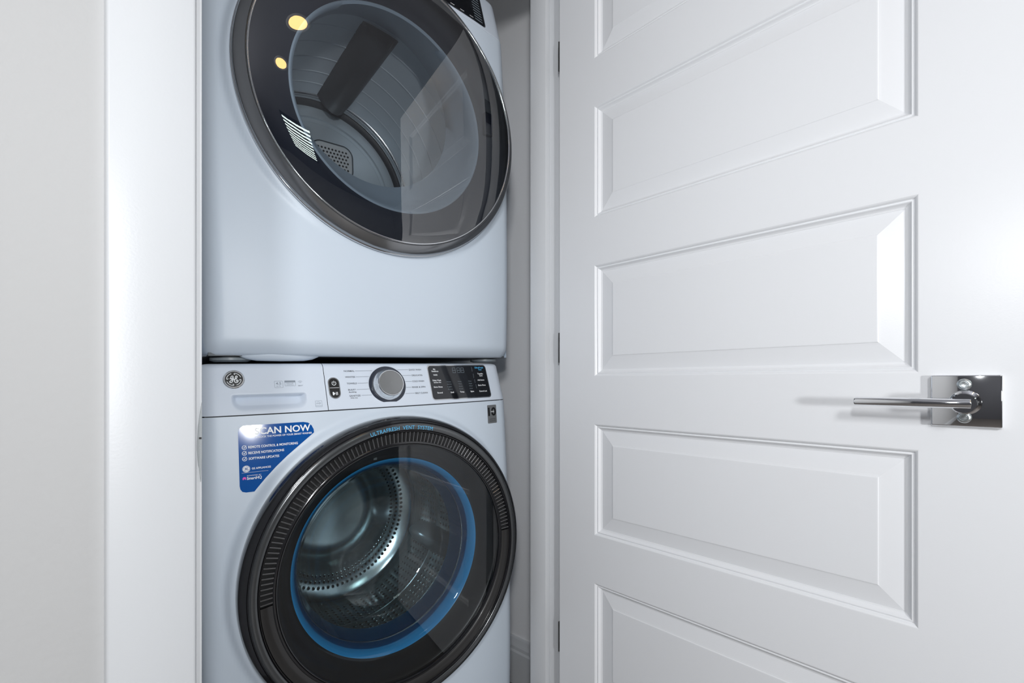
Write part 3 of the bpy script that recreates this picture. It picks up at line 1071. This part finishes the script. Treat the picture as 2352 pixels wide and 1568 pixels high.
# gasket, drum, lifters
link('gasket', lathe([(0.2900, 0.020), (0.2600, 0.045), (0.2440, 0.060), (0.2380, 0.085), (0.2450, 0.100), (0.2380, 0.112), (0.2330, 0.130), (0.2350, 0.150)], 128), 'gasket', washer, loc=CZ)
drum = link('drum', lathe([(0.2360, 0.150), (0.2480, 0.153), (0.2640, 0.162), (0.2670, 0.175), (0.2670, 0.290), (0.2640, 0.296), (0.2640, 0.306), (0.2670, 0.312), (0.2670, 0.430), (0.2500, 0.455), (0.1500, 0.470), (0.1300, 0.462), (0.0900, 0.475), (0.0003, 0.475)], 128), 'washer_drum', washer, loc=CZ)
for k in range(3):
    a = R(100 + 120 * k)
    V, F = [], []
    prof = [(-0.040, 0.0), (-0.026, 0.022), (-0.010, 0.040), (0.0, 0.044), (0.010, 0.040), (0.026, 0.022), (0.040, 0.0)]
    ys = [0.185, 0.200, 0.300, 0.400, 0.420]
    sc = [0.3, 0.85, 1.0, 0.85, 0.3]
    for y, s_ in zip(ys, sc):
        for t, h in prof:
            r_ = 0.266 - h * s_
            V.append((r_ * math.cos(a) - t * s_ * math.sin(a), y, r_ * math.sin(a) + t * s_ * math.cos(a)))
    n = len(prof)
    for i in range(len(ys) - 1):
        for j in range(n - 1):
            F.append((i * n + j, i * n + j + 1, (i + 1) * n + j + 1, (i + 1) * n + j))
    link('lifter', mesh(V, F), 'back_steel', drum)
nz = boxes('water_nozzle', [(-0.012, 0.012, 0.050, 0.075, 0.236, 0.246), (-0.030, 0.030, 0.056, 0.064, 0.243, 0.249), (-0.004, 0.004, 0.046, 0.058, 0.225, 0.238)], 'gasket', washer, 0.001)
nz.location = (-0.045, -0.03, ZC)

# ======================= dryer
S2 = make_surf(0.857)
cabinet(dryer, 0.0, 0.965)
link('front_panel', front_panel(S2, 0.0, 0.8560), 'enamel', dryer)
dcon = link('control_console', console_mesh(S2, XC - HW, XC + HW, 0.8582, 0.983), 'enamel_plastic', dryer)
boxes('seam_shade_strip', [(XC - HW + 0.02, XC + HW - 0.02, 0.080, 0.084, 0.845, 0.868)], 'shadow_steel', dryer)  # dark backing put in as shade behind the dryer's console seam
boxes('base_tray', [(XC - HW + 0.01, XC + HW - 0.01, 0.062, 0.68, -0.002, 0.004)], 'shadow_steel', dryer)
ddsp, pDD = display(dcon, S2, 0.096, 0.272, 0.8690, 0.9600, False)
ln = []
for k in range(9):
    ln.append([(0.238, 0.8760 + k * 0.0085), (0.264, 0.8760 + k * 0.0085)])
strokes_on(ln, pDD, 'display_stripes', 'print_dim', ddsp, 0.0030)  # row of short stripes near the right end of the display
strokes_on([[(0.13 + 0.03 * k, 0.8735), (0.142 + 0.03 * k, 0.8735)] for k in range(4)], pDD, 'printed_marks', 'print_white', ddsp, 0.0016)
dial(dcon, S2, -0.0065, 0.920, dcon)
# feet and bowed tray lip in the gap between the machines
for x in (XC - HW + 0.052, XC + HW - 0.052):
    foot(dryer, x, 0.105, 0.002, 0.0145, 0.036)
    foot(dryer, x, 0.62, 0.002, 0.0145, 0.036)
me = lathe([(0.0003, -0.010), (0.045, -0.009), (0.062, -0.006), (0.075, 0.0), (0.075, 0.004)], 48)
for v in me.vertices:
    a, b, c = v.co
    v.co = (a, c * 0.35, b)
link('drain_boss', me, 'enamel', dryer, loc=(-0.235, 0.070, -0.002))

dd = link('door', lathe([(0.300, 0.012), (RB - 0.002, 0.012), (RB, 0.004), (RB, -0.010), (RB - 0.0015, -0.014), (RB - 0.0035, -0.0165), (RB - 0.010, -0.0235), (RB - 0.016, -0.0275), (0.3020, -0.0290), (0.3008, -0.0270), (0.2996, -0.0288)], 192), 'smoke_chrome', dryer, loc=CZ, autosmooth=50)
dd['label'] = 'round smoked glass door with metallic rim'
link('edge_bead', lathe([(RB + 0.0004, 0.001), (RB + 0.0022, 0.000), (RB + 0.0026, -0.003), (RB + 0.0016, -0.006), (RB - 0.0002, -0.0065)], 192), 'chrome_trim', dd)
link('rim_bead', lathe([(0.3000, -0.0262), (0.2996, -0.0296), (0.2982, -0.0306), (0.2966, -0.0300), (0.2960, -0.0270)], 192), 'chrome_trim', dd)
gp = [(0.2965, -0.0285)]
for k in range(1, 25):
    r_ = 0.2965 * (1 - k / 24)
    gp.append((max(r_, 0.0003), -0.0285 - 0.006 * (1 - (r_ / 0.2965) ** 2) - 0.004 * (1 - (r_ / 0.2965) ** 12)))
link('window', face_front(lathe(gp, 160)), 'dryer_glass', dd)
link('door_inner', lathe([(0.2990, -0.0200), (0.2900, -0.0100), (0.2450, 0.0000), (0.2240, 0.0010), (0.2180, 0.0060)], 128), 'door_inner', dd, autosmooth=50)
# tunnel: round at the front, raised at the bottom where the filter sits
V, F = [], []
rings = [(0.2235, 0.0, 0.0005), (0.2205, 0.0, -0.0025), (0.2160, 0.0, 0.0015), (0.2120, 0.012, 0.030), (0.2030, 0.040, 0.075), (0.1960, 0.070, 0.115), (0.2050, 0.072, 0.122), (0.2750, 0.000, 0.128)]
N = 128
for r_, dz, y in rings:
    for i in range(N):
        a = 2 * PI * i / N
        V.append((r_ * math.cos(a), y, dz + r_ * math.sin(a)))
for q in range(len(rings) - 1):
    for i in range(N):
        j = (i + 1) % N
        F.append((q * N + i, (q + 1) * N + i, (q + 1) * N + j, q * N + j))
link('tunnel', mesh(V, F), 'tunnel_grey', dryer, loc=CZ, autosmooth=60)
dp = [(0.2750, 0.126), (0.2850, 0.130)]
for y in (0.20, 0.27, 0.34, 0.41, 0.47):
    dp += [(0.2850, y - 0.0030), (0.2838, y - 0.0012), (0.2838, y + 0.0012), (0.2850, y + 0.0030)]
dp += [(0.2850, 0.530)]
ddrum = link('drum', lathe(dp, 160), 'dryer_drum', dryer, loc=CZ, autosmooth=15)
link('drum_trim', lathe([(0.2850, 0.528), (0.2790, 0.531), (0.2780, 0.537), (0.2830, 0.541), (0.2770, 0.545), (0.2770, 0.551), (0.2850, 0.555)], 128), 'silver', ddrum)
link('drum_seal', lathe([(0.2850, 0.555), (0.2680, 0.560), (0.2640, 0.572)], 128), 'baffle', ddrum)
link('back_wall', lathe([(0.2650, 0.570), (0.2500, 0.566), (0.2320, 0.566), (0.2280, 0.571), (0.2180, 0.571), (0.2140, 0.566), (0.0003, 0.566)], 128), 'back_steel', dryer, loc=CZ, autosmooth=40)
for k in range(3):
    a = R(83 + 120 * k)
    V, F = [], []
    prof = [(-0.050, 0.0), (-0.034, 0.030), (-0.022, 0.052), (-0.010, 0.060), (0.006, 0.060), (0.020, 0.050), (0.034, 0.028), (0.050, 0.0)]
    ys = [0.150, 0.165, 0.30, 0.43, 0.500, 0.535]
    sc = [0.45, 0.8, 1.0, 1.0, 0.95, 0.55]
    for y, s_ in zip(ys, sc):
        for t, h in prof:
            r_ = 0.284 - h * s_
            V.append((r_ * math.cos(a) - t * math.sin(a), y, r_ * math.sin(a) + t * math.cos(a)))
    n = len(prof)
    for i in range(len(ys) - 1):
        for j in range(n - 1):
            F.append((i * n + j, i * n + j + 1, (i + 1) * n + j + 1, (i + 1) * n + j))
    F.append(tuple(range(n)))
    F.append(tuple((len(ys) - 1) * n + j for j in range(n - 1, -1, -1)))
    link('lifter', mesh(V, F), 'baffle', ddrum)
# perforated air inlet on the back wall
gx, gz = 0.040, 0.110
go = rrect(-0.062, 0.062, -0.050, 0.050, 0.030, 8)
gr = link('air_grille', fromb(wrap_plate(go, lambda x, z: 0.0, 0.004, 0.004, 0.05)), 'grille_white', dryer, loc=(gx, 0.566, ZC + gz), smooth=False)
hb = bmesh.new()
for r_ in range(7):
    for c in range(9):
        x = -0.044 + c * 0.011 + (0.0055 if r_ % 2 else 0)
        z = -0.034 + r_ * 0.0112
        if abs(x) > 0.052:
            continue
        vs_ = [hb.verts.new((x + 0.0034 * math.cos(2 * PI * q / 10), -0.0044, z + 0.0034 * math.sin(2 * PI * q / 10))) for q in range(10)]
        hb.faces.new(vs_)
h_ = link('grille_holes', fromb(hb), 'vent_black', gr, smooth=False)
h_['kind'] = 'stuff'
go2 = rrect(-0.066, 0.066, -0.054, 0.054, 0.033, 8)
strokes_on([(go2 + [go2[0]], 0.003)], lambda x, z: (x, -0.0035, z), 'grille_edge', 'baffle', gr)
# latch strike on the right of the door opening
lt = boxes('latch', [(0.236, 0.262, -0.012, 0.004, 0.018, 0.075)], 'door_inner', dd, 0.004, 3)

# ------------------------------------------------------------------ ceiling downlights (mirrored in the dryer glass)
spots = [(0.38, -0.60), (0.22, -1.07), (-1.1, -0.9), (-1.1, -2.3), (-1.1, -3.6)]
wl = ['nearest the closet', 'second from the closet', 'nearest over the left side of the room', 'midway along the left side of the room', 'farthest over the left side of the room']
for (x, y), w_ in zip(spots, wl):
    e = empty('recessed_light', (x, y, CEIL))
    tag(e, 'warm round recessed ceiling light ' + w_, 'ceiling light', None, 'recessed ceiling lights')
    me = lathe([(0.066, 0.0), (0.070, -0.004), (0.088, -0.003), (0.090, 0.0)], 40)
    for v in me.vertices:
        a, b, c = v.co
        v.co = (a, c, b)
    link('trim_ring', me, 'lamp_trim', e)
    me = lathe([(0.0003, -0.0015), (0.067, -0.0015)], 40)
    for v in me.vertices:
        a, b, c = v.co
        v.co = (a, c, b)
    link('lens', me, 'lamp_lens', e)
